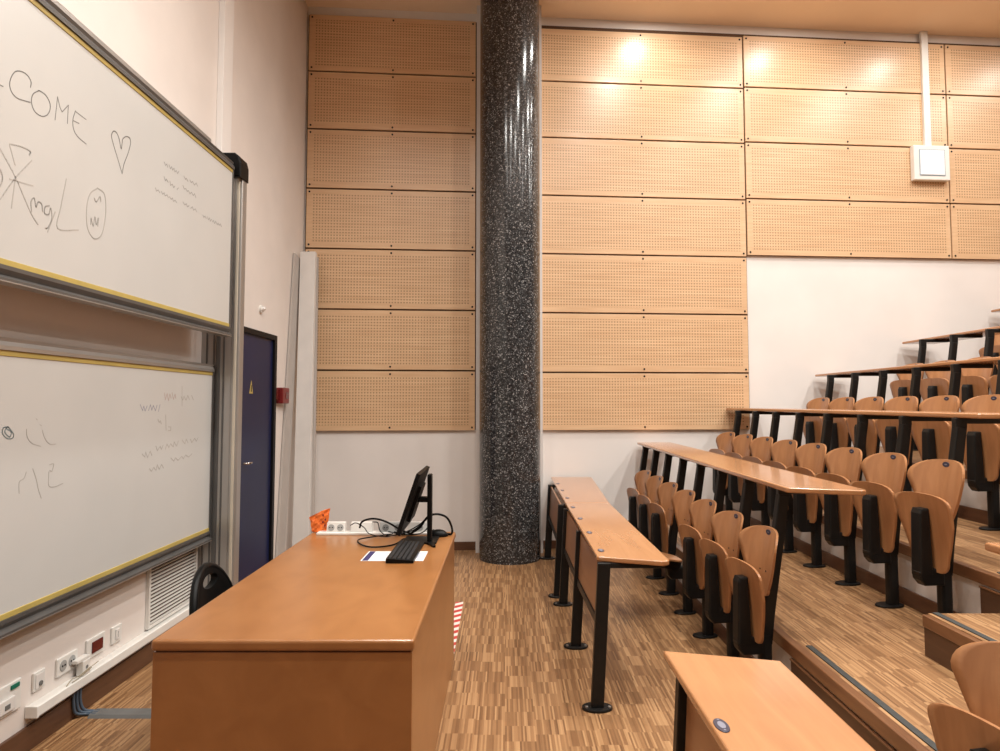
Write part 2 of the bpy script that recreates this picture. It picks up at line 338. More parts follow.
# tiers
TH = .355; TX = [1.432+.955*k for k in range(0, 7)]
for k in range(1, 7):
    x0 = TX[k-1]; x1 = TX[k] if k < 6 else XR
    z = TH*k
    m = MB().prism([(x0, YB), (x1, YB), (x1, bw(x1)), (x0, bw(x0))], 0, z)
    for i, f in enumerate(m.f):
        c = sum((V(m.v[j]) for j in f), V())/len(f)
        m.mi[i] = 0 if c.z > z-1e-4 else 1
    struct(m.build('floor_tier', ['parquet', 'riser']), 'parquet seating tier, %s step up' % ['first', 'second', 'third', 'fourth', 'fifth', 'sixth'][k-1])
    # nosing, riser skirting
    struct(MB().box(x0-.014, x0+.034, YB, bw(x0)-.01, z-.062, z+.002, .006).build('trim_%d' % (2+k), 'nosing'), 'brown wooden nosing of a tier')
    struct(MB().box(x0-.014, x0, 3.47, bw(x0)-.01, z-TH, z-TH+.095, .003).build('baseboard_tier', 'base_wood'), 'dark brown skirting at the foot of a tier')
    if k <= 3:
        struct(MB().box(x0-.012, x0, 2.2, 3.46, z-TH, z-.075, .003).box(x0-.018, x0, 2.2, 3.46, z-.080, z-.071, .002, mi=1).build('trim_riser', ['riser_wood', 'nosing']), 'dark wooden riser panel in the aisle')
        struct(MB().box(x0+.048, x0+.078, 1.2, 3.42, z, z+.005, .001).build('trim_strip', 'antislip'), 'dark anti-slip strip on a tier edge')

# half-steps in the aisle
def aisle_step(x0, x1, z0, z1, label):
    t = thing('aisle_step', label, 'step', (x0, 2.25, z0))
    m = MB().box(.006, x1-x0, 0.01, 1.046, 0, z1-z0-.062)
    m.build('step_base', 'riser_wood', t)
    m = MB().box(0, x1-x0, 0, 1.05, z1-z0-.060, z1-z0-.004, .004)
    m.build('step_fascia', 'nosing', t)
    MB().box(.03, x1-x0, 0, 1.05, z1-z0-.006, z1-z0).build('step_tread', 'parquet', t)
    MB().box(.050, .080, .0, 1.05, z1-z0, z1-z0+.005, .001).build('grip_strip', 'antislip', t)
aisle_step(1.985, 2.365, TH, TH+.195, 'wooden half-step with dark grip strip standing on the first tier in the aisle')
aisle_step(.985, 1.414, 0, .18, 'wooden half-step on the main floor leading up to the first tier')

# ------------------------------------------------------------------ acoustic panels
ROWZ = [1.252, 1.895, 2.543, 3.190, 3.838, 4.485, 5.120, 5.755]
ROWN = ['bottom', 'second from the bottom', 'third from the bottom', 'middle', 'third from the top', 'second from the top', 'top']
COLS = [(-2.115, -.325, 0, 'left of the round column'), (.345, 2.690, 0, 'just right of the round column'),
        (2.708, 5.108, 3, 'behind the conduit'), (5.126, 7.54, 3, 'at the right picture edge')]
ang = math.atan(BWS)
scr = MB().tube([(0, 0, 0), (0, -.004, 0)], .011, 8)
scr_me = None
for ci, (xa, xb, r0, cn) in enumerate(COLS):
    # battens behind the panels, seen through the gaps
    L = (xb-xa)/cos(ang)
    bt = MB().box(-.012, L+.012, -.016, 0, ROWZ[r0]+.01, ROWZ[7]-.005).build('trim_batten', 'gap')
    bt.location = (xa, bw(xa), 0); bt.rotation_euler.z = ang; struct(bt, 'dark battens behind the wooden panels')
    for r in range(r0, 7):
        dz = [0, -.014, .004, .004][ci]*(r > 0)
        z0, z1 = ROWZ[r]+.009+dz, ROWZ[r+1]-.009+(dz if r or ci != 1 else -.014)
        if r == 6 and ci > 0: z1 -= .03
        h = z1-z0; T = .022; mg = .055
        name = ['bottom', 'middle', 'top']
        if r0 == 3: rn = ['bottom', 'second from the bottom', 'second from the top', 'top'][r-3]
        else: rn = ROWN[r]
        t = thing('acoustic_panel', 'perforated beech wall panel, %s %s' % (rn, cn), 'wall panel', (0, 0, 0), 'perforated wall panels')
        t.location = (xa, bw(xa), 0); t.rotation_euler.z = ang
        m = MB().box(0, L, -.016-T, -.016, z0, z1, .002)
        m.build('board', 'panel', t)
        y = -.0385
        MB().add([(mg, y, z0+mg), (L-mg, y, z0+mg), (L-mg, y, z1-mg), (mg, y, z1-mg), (mg, y+.003, z0+mg), (L-mg, y+.003, z0+mg), (L-mg, y+.003, z1-mg), (mg, y+.003, z1-mg)],
                 [(0, 1, 2, 3), (4, 5, 6, 7), (0, 1, 5, 4), (1, 2, 6, 5), (2, 3, 7, 6), (3, 0, 4, 7)]).build('perforated_field', 'perf', t)
        for sx in (.03, L/2, L-.03):
            for sz in (z0+.03, z1-.03):
                if scr_me is None:
                    o = scr.build('screw', 'blackpaint', t); scr_me = o.data
                else:
                    o = bpy.data.objects.new('screw', scr_me); COL.objects.link(o); o.parent = t
                o.location = (sx, -.0375, sz)

# wall unit with conduit
t = thing('mounted_panel', 'square white wall unit with pale inset panel on the wooden panelling', 'wall unit')
xc = 4.865; M = Matrix.Translation((xc, bw(xc)-.0385, 0)) @ Matrix.Rotation(ang, 4, 'Z')
MB().box(-.215, .215, -.07, 0, 4.085, 4.49, .01, M=M).build('housing', 'white', t)
MB().box(-.155, .155, -.074, -.07, 4.135, 4.44, .001, M=M).build('rim', 'inset_line', t)
MB().box(-.145, .145, -.078, -.07, 4.145, 4.43, .001, M=M).build('inset_panel', 'inset', t)
tag(MB().box(-.04, .04, -.035, 0, 4.491, CEIL, .004, M=M @ Matrix.Translation((-.01, 0, 0))).build('conduit', 'white'), 'white vertical cable conduit running from the ceiling to the square wall unit', 'conduit')

# ------------------------------------------------------------------ left wall things
struct(MB().box(LW, LW+.012, 5.35, 6.21, .01, 2.13).build('door_1', 'blue'), 'dark blue door in a black frame')
dr = bpy.data.objects['door_1']
MB().box(LW, LW+.035, 5.29, 5.35, 0, 2.17, .003).box(LW, LW+.035, 6.21, 6.27, 0, 2.17, .003).box(LW, LW+.035, 5.35, 6.21, 2.125, 2.17, .003).build('door_frame', 'blackpaint', dr)
MB().tube([(LW+.012, 5.55, 1.06), (LW+.055, 5.55, 1.06), (LW+.055, 5.63, 1.06)], .009, 8).build('door_handle', 'chrome', dr)
MB().prism([(5.66, 1.63), (5.74, 1.63), (5.70, 1.74)], LW+.012, LW+.014, axis='x').prism([(5.69, 1.645), (5.71, 1.645), (5.705, 1.70), (5.695, 1.70)], LW+.014, LW+.015, mi=1, axis='x').build('warning_sticker', ['yellow', 'blackpaint'], dr)

t = thing('fire_alarm_box', 'small red box on the left wall between blue door and leaning boards', 'alarm box')
MB().box(LW, LW+.035, 6.275, 6.40, 1.575, 1.675, .004).build('bracket', 'darkred', t)
MB().box(LW, LW+.065, 6.36, 6.55, 1.545, 1.695, .008).build('box', 'red', t)
MB().box(LW+.063, LW+.068, 6.44, 6.52, 1.59, 1.65, .001).build('front_window', 'darkred', t)

t = thing('wall_sensor', 'small round white sensor high on the wall above the blue door', 'sensor')
MB().tube([(LW, 5.91, 2.37), (LW+.02, 5.91, 2.37)], .035, 16).build('base', 'white', t)
MB().tube([(LW+.02, 5.91, 2.37), (LW+.036, 5.91, 2.37), (LW+.040, 5.91, 2.365)], [.022, .022, .012], 14).build('head', 'offwhite', t)

# leaning boards
o = MB().box(0, .155, -.03, .03, 0, 3.10, .002).build('white_plank', 'offwhite'); o.location = (-2.068, 6.72, .012); o.rotation_euler = (radians(-4.2), radians(-.7), 0)
tag(o, 'tall white plank leaning upright in the room corner', 'plank')
o = MB().box(0, .02, 0, .22, 0, 3.02, .002).build('grey_plank', 'greyboard'); o.location = (LW+.005, 6.40, .065); o.rotation_euler = (radians(-7.2), 0, 0)
tag(o, 'tall greyish board leaning flat on the left wall behind the white plank', 'plank')
o = MB().box(0, .022, -.02, .02, 0, 3.06, .002).build('white_batten', 'greyboard'); o.location = (-1.905, 6.78, .012); o.rotation_euler = (radians(-4.2), radians(-1.1), 0)
tag(o, 'thin pale batten leaning at the right edge of the white plank', 'plank')

# louvred vent
t = thing('louvre_vent', 'white slatted vent grille on the left wall below the lower whiteboard', 'vent')
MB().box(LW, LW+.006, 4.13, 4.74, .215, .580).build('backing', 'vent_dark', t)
MB().box(LW, LW+.022, 4.12, 4.14, .205, .59, .002).box(LW, LW+.022, 4.735, 4.755, .205, .59, .002).box(LW, LW+.022, 4.14, 4.735, .205, .222, .002).box(LW, LW+.022, 4.14, 4.735, .575, .59, .002).build('frame', 'white', t)
for i in range(16):
    z = .228+i*.0222
    MB().box(LW+.006, LW+.021, 4.14, 4.735, z, z+.007, .001).build('slat', 'white', t)

# raceway
t = thing('cable_raceway', 'long white cable trunking low on the left wall above the skirting', 'trunking')
MB().box(LW, LW+.055, 3.125, 4.77, .150, .196, .003).build('trunk', 'white', t)
MB().box(LW, LW+.058, 3.11, 3.125, .147, .199, .003).build('end_cap', 'white', t)

def socket_base(name, label, cat, y0, y1, z0, z1):
    t = thing(name, label, cat)
    MB().box(LW, LW+.012, y0, y1, z0, z1, .004).build('plate', 'white', t)
    return t
# A
t = socket_base('wall_socket', 'white wall socket with a green tab, lowest at the left edge of the picture', 'socket', 2.90, 3.07, .215, .345)
MB().box(LW+.012, LW+.018, 3.0, 3.05, .316, .334, .001).build('green_tab', 'green', t)
MB().box(LW+.012, LW+.024, 2.92, 3.02, .232, .290, .004).build('module', 'offwhite', t)
MB().box(LW+.024, LW+.027, 2.955, 2.985, .248, .268, .001).build('opening', 'grey', t)
# B
t = socket_base('antenna_socket', 'white square wall plate with one round dark jack between the green-tab and double sockets', 'socket', 3.148, 3.225, .243, .328)
MB().tube([(LW+.012, 3.189, .272), (LW+.020, 3.189, .272)], .011, 12).build('jack', 'grey', t)
MB().box(LW+.012, LW+.015, 3.158, 3.215, .253, .318, .002).build('insert', 'offwhite', t)
# C
t = socket_base('double_socket', 'white double power socket with two round outlets above the trunking', 'socket', 3.31, 3.465, .243, .330)
for y in (3.352, 3.418):
    m = MB(); m.tube([(LW+.012, y, .288), (LW+.015, y, .288)], .025, 20); s = m.build('outlet', 'lightgrey', t)
    mm = MB()
    for dy in (-.009, .009): mm.tube([(LW+.015, y+dy, .288), (LW+.0165, y+dy, .288)], .005, 8)
    mm.build('pin_holes', 'blackpaint', s)
# D
t = socket_base('red_socket', 'white wall plate with a dark red window between double socket and switch', 'socket', 3.54, 3.698, .240, .340)
MB().box(LW+.012, LW+.019, 3.578, 3.668, .262, .318, .002).build('red_cover', 'darkred', t)
# E
t = socket_base('light_switch', 'small white rocker switch plate, nearest to the louvred vent', 'switch', 3.762, 3.856, .240, .332)
MB().box(LW+.012, LW+.018, 3.79, 3.828, .258, .314, .002).build('rocker', 'offwhite', t)
MB().box(LW+.018, LW+.0185, 3.807, 3.810, .27, .302).build('mark', 'grey', t)
# adapter and loose wire on the raceway
t = thing('power_adapter', 'white block adapter standing on the trunking under the red window plate', 'adapter')
MB().box(LW+.014, LW+.050, 3.45, 3.51, .197, .270, .004).build('body', 'white', t)
MB().box(LW+.014, LW+.046, 3.41, 3.51, .270, .286, .003).build('arm', 'white', t)
MB().tube([(LW+.050, 3.48, .235), (LW+.0515, 3.48, .235)], .009, 12).build('outlet', 'grey', t)
m = MB()
m.tube(spline([(LW+.045, 3.33, .199), (LW+.045, 3.37, .215), (LW+.050, 3.42, .212), (LW+.054, 3.48, .222), (LW+.054, 3.57, .228)]), .002, 6)
m.tube(spline([(LW+.048, 3.37, .20), (LW+.05, 3.42, .204), (LW+.056, 3.47, .216), (LW+.056, 3.51, .220)]), .0018, 6)
tag(m.build('loose_wire', 'tan'), 'short tan loose wires lying on the white trunking', 'wire')
m = MB()
for k in range(3):
    y = 3.42+k*.020
    m.tube(spline([(LW+.026+.004*k, y, .152), (LW+.026+.004*k, y, .08), (LW+.032+.008*k, y+.01, .030), (LW+.06+.01*k, 3.465+k*.018, .010), (LW+.11, 3.467+k*.018, .0085)]), .0072, 8)
tag(m.build('cable_bundle', 'cableblue'), 'bundle of dark blue-grey cables dropping from the trunking to the floor', 'cable')
o = MB().prism([(3.438, 0), (3.532, 0), (3.520, .014), (3.450, .014)], LW+.085, -1.20, axis='x')
tag(o.build('floor_cable_cover', 'grey'), 'grey cable cover strip crossing the floor from wall to desk', 'cable cover')

# ------------------------------------------------------------------ whiteboards
t = thing('whiteboard_stand', 'tall aluminium upright at the far end of the whiteboards with black top cap', 'frame', (LW, 4.8, 0))
def rel(m, name, mats, par): 
    o = m.build(name, mats, par); o.location = (-par.location.x, -par.location.y, -par.location.z); return o
m = MB().box(LW, -1.925, 4.78, 4.85, 0, 3.30, .004)
rel(m, 'upright', 'alu', t)
m = MB()
for x in (-2.105, -2.055, -1.985): m.box(x, x+.010, 4.774, 4.78, 0, 3.28)
m.box(-2.035, -2.005, 4.772, 4.78, 0, 3.28, .002)
rel(m, 'groove', 'alu_dark', t)
rel(MB().box(-1.925, -1.868, 4.765, 4.85, 0, 3.24, .010, seg=3), 'guide_rail', 'alu', t)
rel(MB().box(-1.905, -1.885, 4.755, 4.765, 0, 3.22, .004), 'guide_lip', 'cream_alu', t)
m = MB().prism([(-2.12, 3.20), (-1.862, 3.14), (-1.862, 3.24), (-1.875, 3.29), (-1.905, 3.315), (-2.12, 3.315)], 4.70, 4.86, axis='y', b=.008)
rel(m, 'top_cap', 'plastic', t)
rel(MB().box(-2.03, -1.965, .7, 4.46, 3.25, 3.315, .004), 'top_rail', 'alu', t)
rel(MB().box(LW, -1.925, .58, .65, 0, 3.30, .004).box(-1.925, -1.842, .58, .66, 0, 3.24, .006), 'near_upright', 'alu', t)

def ribbon(m, pts, x, w):
    """marker stroke: a thin raised line on the board (pts = (y, z))"""
    for a, b in zip(pts[:-1], pts[1:]):
        dy, dz = b[0]-a[0], b[1]-a[1]; L = math.hypot(dy, dz) or 1e-6
        ny, nz = -dz/L*w/2, dy/L*w/2; ey, ez = dy/L*w*.3, dz/L*w*.3
        q = [(x, a[0]+ny-ey, a[1]+nz-ez), (x, b[0]+ny+ey, b[1]+nz+ez), (x, b[0]-ny+ey, b[1]-nz+ez), (x, a[0]-ny-ey, a[1]-nz-ez)]
        m.add(q+[(x-.0006, p[1], p[2]) for p in q], [(0, 1, 2, 3), (7, 6, 5, 4), (0, 1, 5, 4), (1, 2, 6, 5), (2, 3, 7, 6), (3, 0, 4, 7)])
def writing(name, key, mat, x, w, par, curve=True):
    m = MB()
    for s in STROKES[key]:
        p = [(q.x, q.y) for q in spline([(a, b, 0) for a, b in s], 5)] if curve and len(s) > 2 else s
        ribbon(m, p, x, w)
    return m.build(name, mat, par)
def whiteboard(label, xf, y0, y1, z0, z1, top):
    t = thing('whiteboard', label, 'whiteboard', (0, 0, 0), 'sliding whiteboards')
    MB().box(xf-.028, xf, y0, y1, z0+.03, z1-.03).build('writing_surface', 'board', t)
    MB().box(xf-.03, xf+.004, y0, y1, z1-.030, z1-.006, .002).build('yellow_strip', 'yellow', t)
    MB().box(xf-.03, xf+.004, y0, y1, z0+.006, z0+.030, .002).build('yellow_strip', 'yellow', t)
    hi = MB().prism([(xf-.045, z1-.006), (xf+.012, z1-.006), (xf+.012, z1+.012), (xf, z1+.030), (xf+.006, z1+.045), (xf-.045, z1+.045)], y0, y1+.01, axis='y')
    hi.build('top_rail', 'alu_dark' if top else 'alu', t)
    lo = MB().prism([(xf-.045, z0+.006), (xf+.010, z0+.006), (xf+.010, z0-.010), (xf-.004, z0-.03), (xf+.020, z0-.045), (xf+.020, z0-.055), (xf-.045, z0-.055)], y0, y1+.01, axis='y')
    lo.build('bottom_rail', 'alu_dark', t)
    MB().box(xf-.045, xf+.020, y0, y1+.01, z0-.060, z0-.055, .001).build('bottom_lip', 'alu', t)
    MB().box(xf-.03, xf+.005, y1, y1+.018, z0-.02, z1+.02, .002).build('end_profile', 'alu_dark', t)
    return t
# offsets: board heights measured between the yellow strips
u = whiteboard('upper whiteboard with COME and a heart written on it', -1.90, .70, 4.655, 2.066, 3.182, True)
def strokes(name, lst, mat, x, w, par, curve=True):
    STROKES['_'] = lst; return writing(name, '_', mat, x, w, par, curve)
sd, sf = STROKES['up_dark'], STROKES['up_faint']
strokes('written_dash', sd[0:1], 'm_dark', -1.8992, .0042, u)
for a_, b_ in ((1, 2), (2, 3), (3, 4), (4, 7)): strokes('written_letter', sd[a_:b_], 'm_dark', -1.8992, .0037, u, a_ != 3)
strokes('drawn_heart', sd[7:8], 'm_dark', -1.8992, .0045, u)
for a_, b_ in ((0, 2), (2, 6), (6, 7), (7, 8), (8, 9), (9, 10), (10, 11)): strokes('written_letter', sf[a_:b_], 'm_faint', -1.8992, .0050, u)
strokes('drawn_oval', sf[11:], 'm_faint', -1.8992, .0050, u)
for w_ in STROKES['up_small']: strokes('written_word', w_, 'm_mid', -1.8992, .0045, u, False)
l = whiteboard('lower whiteboard with faint half-erased writing', -2.04, .70, 4.735, .664, 1.772, False)
writing('red_handwriting', 'lo_red', 'm_red', -2.0392, .005, l, False)
writing('blue_handwriting', 'lo_blue', 'm_blue', -2.0392, .005, l, False)
writing('grey_handwriting', 'lo_grey', 'm_faint', -2.0392, .005, l, False)
for w_ in STROKES['lo_faint']: strokes('erased_stroke', [w_], 'm_faint', -2.0392, .003, l)
writing('teal_scribble', 'lo_teal', 'm_teal', -2.0392, .005, l)

# ------------------------------------------------------------------ desk
DX0, DX1, DY0, DY1, DZ = -1.184, -.303, 2.318, 4.24, .76
t = thing('lecturer_desk', 'long orange-brown wooden lecturer desk with rounded top edge', 'desk', (DX0, DY0, 0))
def relm(m, name, mats, par): return rel(m, name, mats, par)
relm(MB().box(DX0, DX1, DY0, DY1, DZ-.038, DZ, .012, seg=4), 'desktop', 'desk', t)
relm(MB().box(DX0+.003, DX1-.008, DY0+.012, DY0+.036, 0, DZ-.044, .002), 'front_panel', 'desk', t)
relm(MB().box(DX1-.032, DX1-.008, DY0+.037, DY1-.04, 0, DZ-.044, .002), 'side_panel', 'desk', t)
relm(MB().box(DX0+.008, DX1-.008, DY1-.039, DY1-.015, 0, DZ-.044, .002), 'rear_panel', 'desk', t)
relm(MB().box(DX0+.012, DX1-.014, DY0+.016, DY1-.019, DZ-.0445, DZ-.0375), 'shadow_joint', 'gap', t)

# things on the desk
Z = DZ
t = thing('monitor', 'black computer monitor seen almost edge-on at the far end of the desk', 'monitor', (-.44, 3.92, Z))
def R(x, y, z): return (x+.44, y-3.92, z-Z)
bt, tp = V((-.588, 0, .843)), V((-.478, 0, 1.170))
d = (tp-bt).normalized(); n = V((d.z, 0, -d.x))   # n points to the rear (+X)
def slab(y0, y1, s0, s1, a, b):
    vs = []
    for s in (s0, s1):
        for q in (a, b):
            for y in (y0, y1):
                p = bt+d*s+n*q; vs.append(R(p.x, y, p.z))
    return vs, [(0, 1, 3, 2), (4, 5, 7, 6), (0, 1, 5, 4), (2, 3, 7, 6), (0, 2, 6, 4), (1, 3, 7, 5)]
Lh = (tp-bt).length
MB().add(*slab(3.70, 4.17, 0, Lh, 0, .022)).build('display_case', 'plastic', t)
MB().add(*slab(3.71, 4.16, .02, Lh-.01, -.0015, 0)).build('screen', 'screen', t)
MB().add(*slab(3.83, 4.04, .06, Lh-.08, .022, .04)).build('rear_housing', 'plastic', t)
MB().box(-.441+.44, -.417+.44, -.035, .035, .008, .385, .006).build('stand_post', 'plastic', t)
MB().box(-.545+.44, -.44+.44, -.03, .03, 1.00-Z-.012, 1.00-Z+.016, .005).build('stand_arm', 'plastic', t)
MB().box(-.58+.44, -.385+.44, -.055, .13, 0, .010, .004).prism([(-.005, -.055), (.045, -.055), (.060, -.145), (.045, -.150), (.012, -.075)], 0, .010).build('stand_base', 'plastic', t)

t = thing('keyboard', 'black computer keyboard lying across the paper sheets', 'keyboard', (-.52, 3.635, Z))
MB().prism([(-.068, .0015), (.068, .0015), (.068, .014), (-.068, .024)], -.235, .215, axis='y').build('case', 'plastic', t)
kb = MB()
for i in range(20):
    for j in range(5):
        y = -.222+i*.0215; x = -.052+j*.0225
        z = .024-(x+.068)/.136*.010
        kb.add([(x-.008, y, z-.001), (x+.008, y, z-.002), (x+.008, y+.017, z-.002), (x-.008, y+.017, z-.001), (x-.006, y+.002, z+.005), (x+.006, y+.002, z+.004), (x+.006, y+.015, z+.004), (x-.006, y+.015, z+.005)],
               [(0, 1, 2, 3), (4, 5, 6, 7), (0, 1, 5, 4), (1, 2, 6, 5), (2, 3, 7, 6), (3, 0, 4, 7)])
kb.build('keys', 'key', t)

t = thing('paper_sheet', 'white printed sheet with a dark blue margin under the keyboard', 'paper', (-.57, 3.565, Z))
MB().box(-.155, .16, -.11, .11, .0002, .0012).build('sheet', 'paper', t)
MB().box(-.148, -.118, -.105, .105, .0012, .0016).build('blue_band', 'ink_blue', t)
m = MB()
for k in range(6): m.box(-.10, -.04+.01*(k % 2), -.07+k*.025, -.062+k*.025, .0012, .0015)
m.build('pink_lines', 'ink_red', t)
m = MB()
for k in range(5): m.box(.10, .14-.006*(k % 3), -.05+k*.026, -.038+k*.026, .0012, .0015)
m.build('blue_lines', 'ink_text', t)

t = thing('mouse', 'black computer mouse at the far right corner of the desk', 'mouse', (-.395, 4.09, Z))
bm = bmesh.new(); bmesh.ops.create_uvsphere(bm, u_segments=20, v_segments=12, radius=1)
bmesh.ops.scale(bm, verts=bm.verts, vec=(.058, .038, .040))
for v in bm.verts:
    v.co.z = max(v.co.z, -.001)+.0015
MB().frombm(bm, smooth=True).build('shell', 'plastic', t)
MB().tube([(-.03, -.002, .034), (-.03, .002, .034)], .008, 12).build('wheel', 'grey', t)

# socket strip at the far edge
t = thing('power_strip', 'white socket strip with several outlet blocks along the far desk edge', 'power strip', (-1.13, 4.118, Z))
MB().box(0, .71, 0, .075, .0, .014, .003).build('base_plate', 'white', t)
def outlet_block(x0, x1, mat, n, hm):
    b = MB().prism([(.022, .014), (.070, .014), (.070, .070), (.038, .070)], x0, x1, axis='x', b=.003).build('outlet_block', mat, t)
    w = (x1-x0)/max(n, 1)
    for k in range(n):
        c = V((x0+w*(k+.5), .0296, .0405)); nn = V((0, -.96, .275)).normalized()
        MB().tube([c-nn*.001, c+nn*.0025], .020, 16).build('outlet', hm, b)
        mm = MB()
        for dx in (-.008, .008): mm.tube([c+V((dx, 0, 0))+nn*.0015, c+V((dx, 0, 0))+nn*.0035], .0038, 8)
        mm.build('pin_holes', 'blackpaint', b)
outlet_block(.055, .165, 'white', 2, 'lightgrey')
outlet_block(.20, .33, 'white', 0, 'white')
outlet_block(.375, .520, 'lightgrey', 2, 'grey')
outlet_block(.545, .690, 'white', 1, 'lightgrey')

# cables: black leads around the monitor
def cable(label, pts, r=.0042):
    m = MB().tube(spline([(x, y, z) for x, y, z in pts], 8), r, 7)
    return tag(m.build('cable', 'plastic'), label, 'cable', 'black leads on the desk')
cable('thick black cable arching over the outlet strip left of the monitor', [(-.87, 4.12, Z+.045), (-.85, 4.10, Z+.085), (-.78, 4.08, Z+.105), (-.70, 4.08, Z+.085), (-.62, 4.10, Z+.035), (-.55, 4.09, Z+.012)], .006)
cable('thick black cable looping high behind the monitor stand to the desk edge', [(-.56, 4.06, Z+.02), (-.50, 4.05, Z+.06), (-.46, 4.05, Z+.115), (-.41, 4.06, Z+.135), (-.35, 4.08, Z+.115), (-.32, 4.10, Z+.06), (-.318, 4.11, Z+.012), (-.36, 4.13, Z+.008)], .0065)
cable('black lead in a wide loop lying on the desk left of the keyboard', [(-.66, 4.06, Z+.02), (-.76, 4.02, Z+.012), (-.835, 3.93, Z+.012), (-.80, 3.83, Z+.006), (-.72, 3.76, Z+.006), (-.62, 3.82, Z+.006), (-.58, 3.96, Z+.012)], .0042)
cable('thin black lead hanging from the second outlet block', [(-.93, 4.14, Z+.055), (-.89, 4.11, Z+.075), (-.84, 4.10, Z+.05), (-.80, 4.08, Z+.015), (-.70, 4.05, Z+.006), (-.60, 4.10, Z+.02)], .003)
cable('thin black lead tangled in front of the grey outlet block', [(-.80, 4.16, Z+.072), (-.76, 4.11, Z+.075), (-.74, 4.09, Z+.03), (-.68, 4.06, Z+.008), (-.56, 4.09, Z+.03), (-.50, 4.06, Z+.07), (-.45, 4.02, Z+.12)], .0032)
cable('black lead rising diagonally behind the monitor panel', [(-.62, 4.12, Z+.01), (-.56, 4.12, Z+.035), (-.50, 4.10, Z+.075), (-.455, 4.05, Z+.125)], .0036)
cable('black lead crossing low behind the monitor stand', [(-.66, 4.10, Z+.025), (-.56, 4.08, Z+.010), (-.48, 4.08, Z+.03), (-.44, 4.10, Z+.09), (-.43, 4.04, Z+.13)], .0034)
cable('black lead lying flat between outlet strip and mouse', [(-.70, 4.13, Z+.020), (-.60, 4.11, Z+.006), (-.50, 4.13, Z+.006), (-.42, 4.13, Z+.008), (-.34, 4.14, Z+.008), (-.32, 4.10, Z+.008)], .0036)

# orange crumpled packet
t = thing('orange_packet', 'crumpled bright orange packet leaning at the far left desk corner', 'packet', (-1.165, 4.218, Z))
m = MB(); NU, NV = 7, 8; rnd = random.Random(5); G = []
for side in (0, 1):
    for i in range(NV+1):
        for j in range(NU+1):
            u_ = j/NU; v_ = i/NV
            lean = -.028*(1-v_)
            x = -.010-.030*v_*(1-u_)+u_*(.085+.01*v_)-.0*lean+lean*0
            z = .004+v_*(.092+.050*u_) - .012*abs(u_-.6)*v_
            y = -.020+.030*v_+(rnd.random()-.5)*.012+(.014*(1-abs(2*u_-1))*(1-.6*v_) if side == 0 else -.014)*-1
            G.append((x+(rnd.random()-.5)*.004, y if side == 0 else y+.004, z))
W = NU+1; H_ = NV+1; fs = []
for i in range(NV):
    for j in range(NU):
        a = i*W+j; fs.append((a, a+1, a+W+1, a+W)); b_ = a+W*H_; fs.append((b_, b_+W, b_+W+1, b_+1))
o2 = W*H_
for i in range(NV): fs.append((i*W, (i+1)*W, (i+1)*W+o2, i*W+o2)); fs.append((i*W+NU, i*W+NU+o2, (i+1)*W+NU+o2, (i+1)*W+NU))
for j in range(NU): fs.append((j, j+o2, j+1+o2, j+1)); fs.append((NV*W+j, NV*W+j+1, NV*W+j+1+o2, NV*W+j+o2))
m.add(G, fs); m.build('wrapper', 'orange', t)
m = MB()
for (a, b) in ((.052, .10), (.066, .075), (.050, .06), (.064, .040)):
    m.box(a, a+.007, -.030, -.016, b, b+.012, .002)
m.build('print_marks', 'red', t)

# floor tape
m = MB().add([(-.372, 4.30, .0005), (-.315, 4.30, .0005), (-.325, 5.40, .0005), (-.385, 5.40, .0005), (-.372, 4.30, .0015), (-.315, 4.30, .0015), (-.325, 5.40, .0015), (-.385, 5.40, .0015)],
             [(0, 1, 2, 3), (4, 5, 6, 7), (0, 1, 5, 4), (1, 2, 6, 5), (2, 3, 7, 6), (3, 0, 4, 7)])
tag(m.build('hazard_tape', 'tape'), 'red and white striped tape on the floor beside the desk', 'tape')

# ------------------------------------------------------------------ lecturer chair
t = thing('office_chair', 'black chair with a slotted round backrest behind the lecturer desk', 'chair', (-1.155, 3.25, 0))
N = 40; ring_o = []; ring_i = []
for k in range(N):
    a = 2*pi*k/N
    # outer: flattened egg, rounded at the top
    yy = (.205-.03*max(0, sin(a)))*cos(a); zz = .600+.180*sin(a) if sin(a) > 0 else .600+.13*sin(a)
    ring_o.append((yy, zz))
    ring_i.append((.078*cos(a), .715+.032*sin(a)))
def bx_(y): return -.235+.55*y*y
def brow(off):
    out = []
    for rg in (ring_o, ring_i):
        out.append([(bx_(y)+off-(z-.6)*.12, y, z) for y, z in rg])
    return out
fo, fi = brow(.016); bo, bi = brow(-.016)
m = MB(); q = []
def loopf(A, B): 
    n = len(A); m.add(A+B, [(i, (i+1) % n, (i+1) % n+n, i+n) for i in range(n)], 0, False)
STEP = 5
def between(A, B, s): return [tuple(V(a).lerp(V(b), s)) for a, b in zip(A, B)]
for A, B in ((fo, fi), (bo, bi)):
    prev = A
    for s in range(1, STEP+1):
        cur = between(A, B, s/STEP); loopf(prev, cur); prev = cur
loopf(fo, bo); loopf(fi, bi)
m.build('backrest', 'plastic', t)
m = MB().tube([(p[0]*1.0+.0, p[1]*1.0, p[2]) for p in between(fo, bo, .5)]+[tuple(V(fo[0]).lerp(V(bo[0]), .5))], .018, 8)
m.build('backrest_rim', 'plastic', t)
MB().box(-.20, .21, -.20, .20, .43, .475, .020, seg=4).build('seat', 'plastic', t)
for sx, sy in ((-1, -1), (-1, 1), (1, -1), (1, 1)):
    MB().tube([(sx*.17+.01, sy*.17, .435), (sx*.20+.01, sy*.20, .0)], .011, 10).build('leg', 'steel', t)
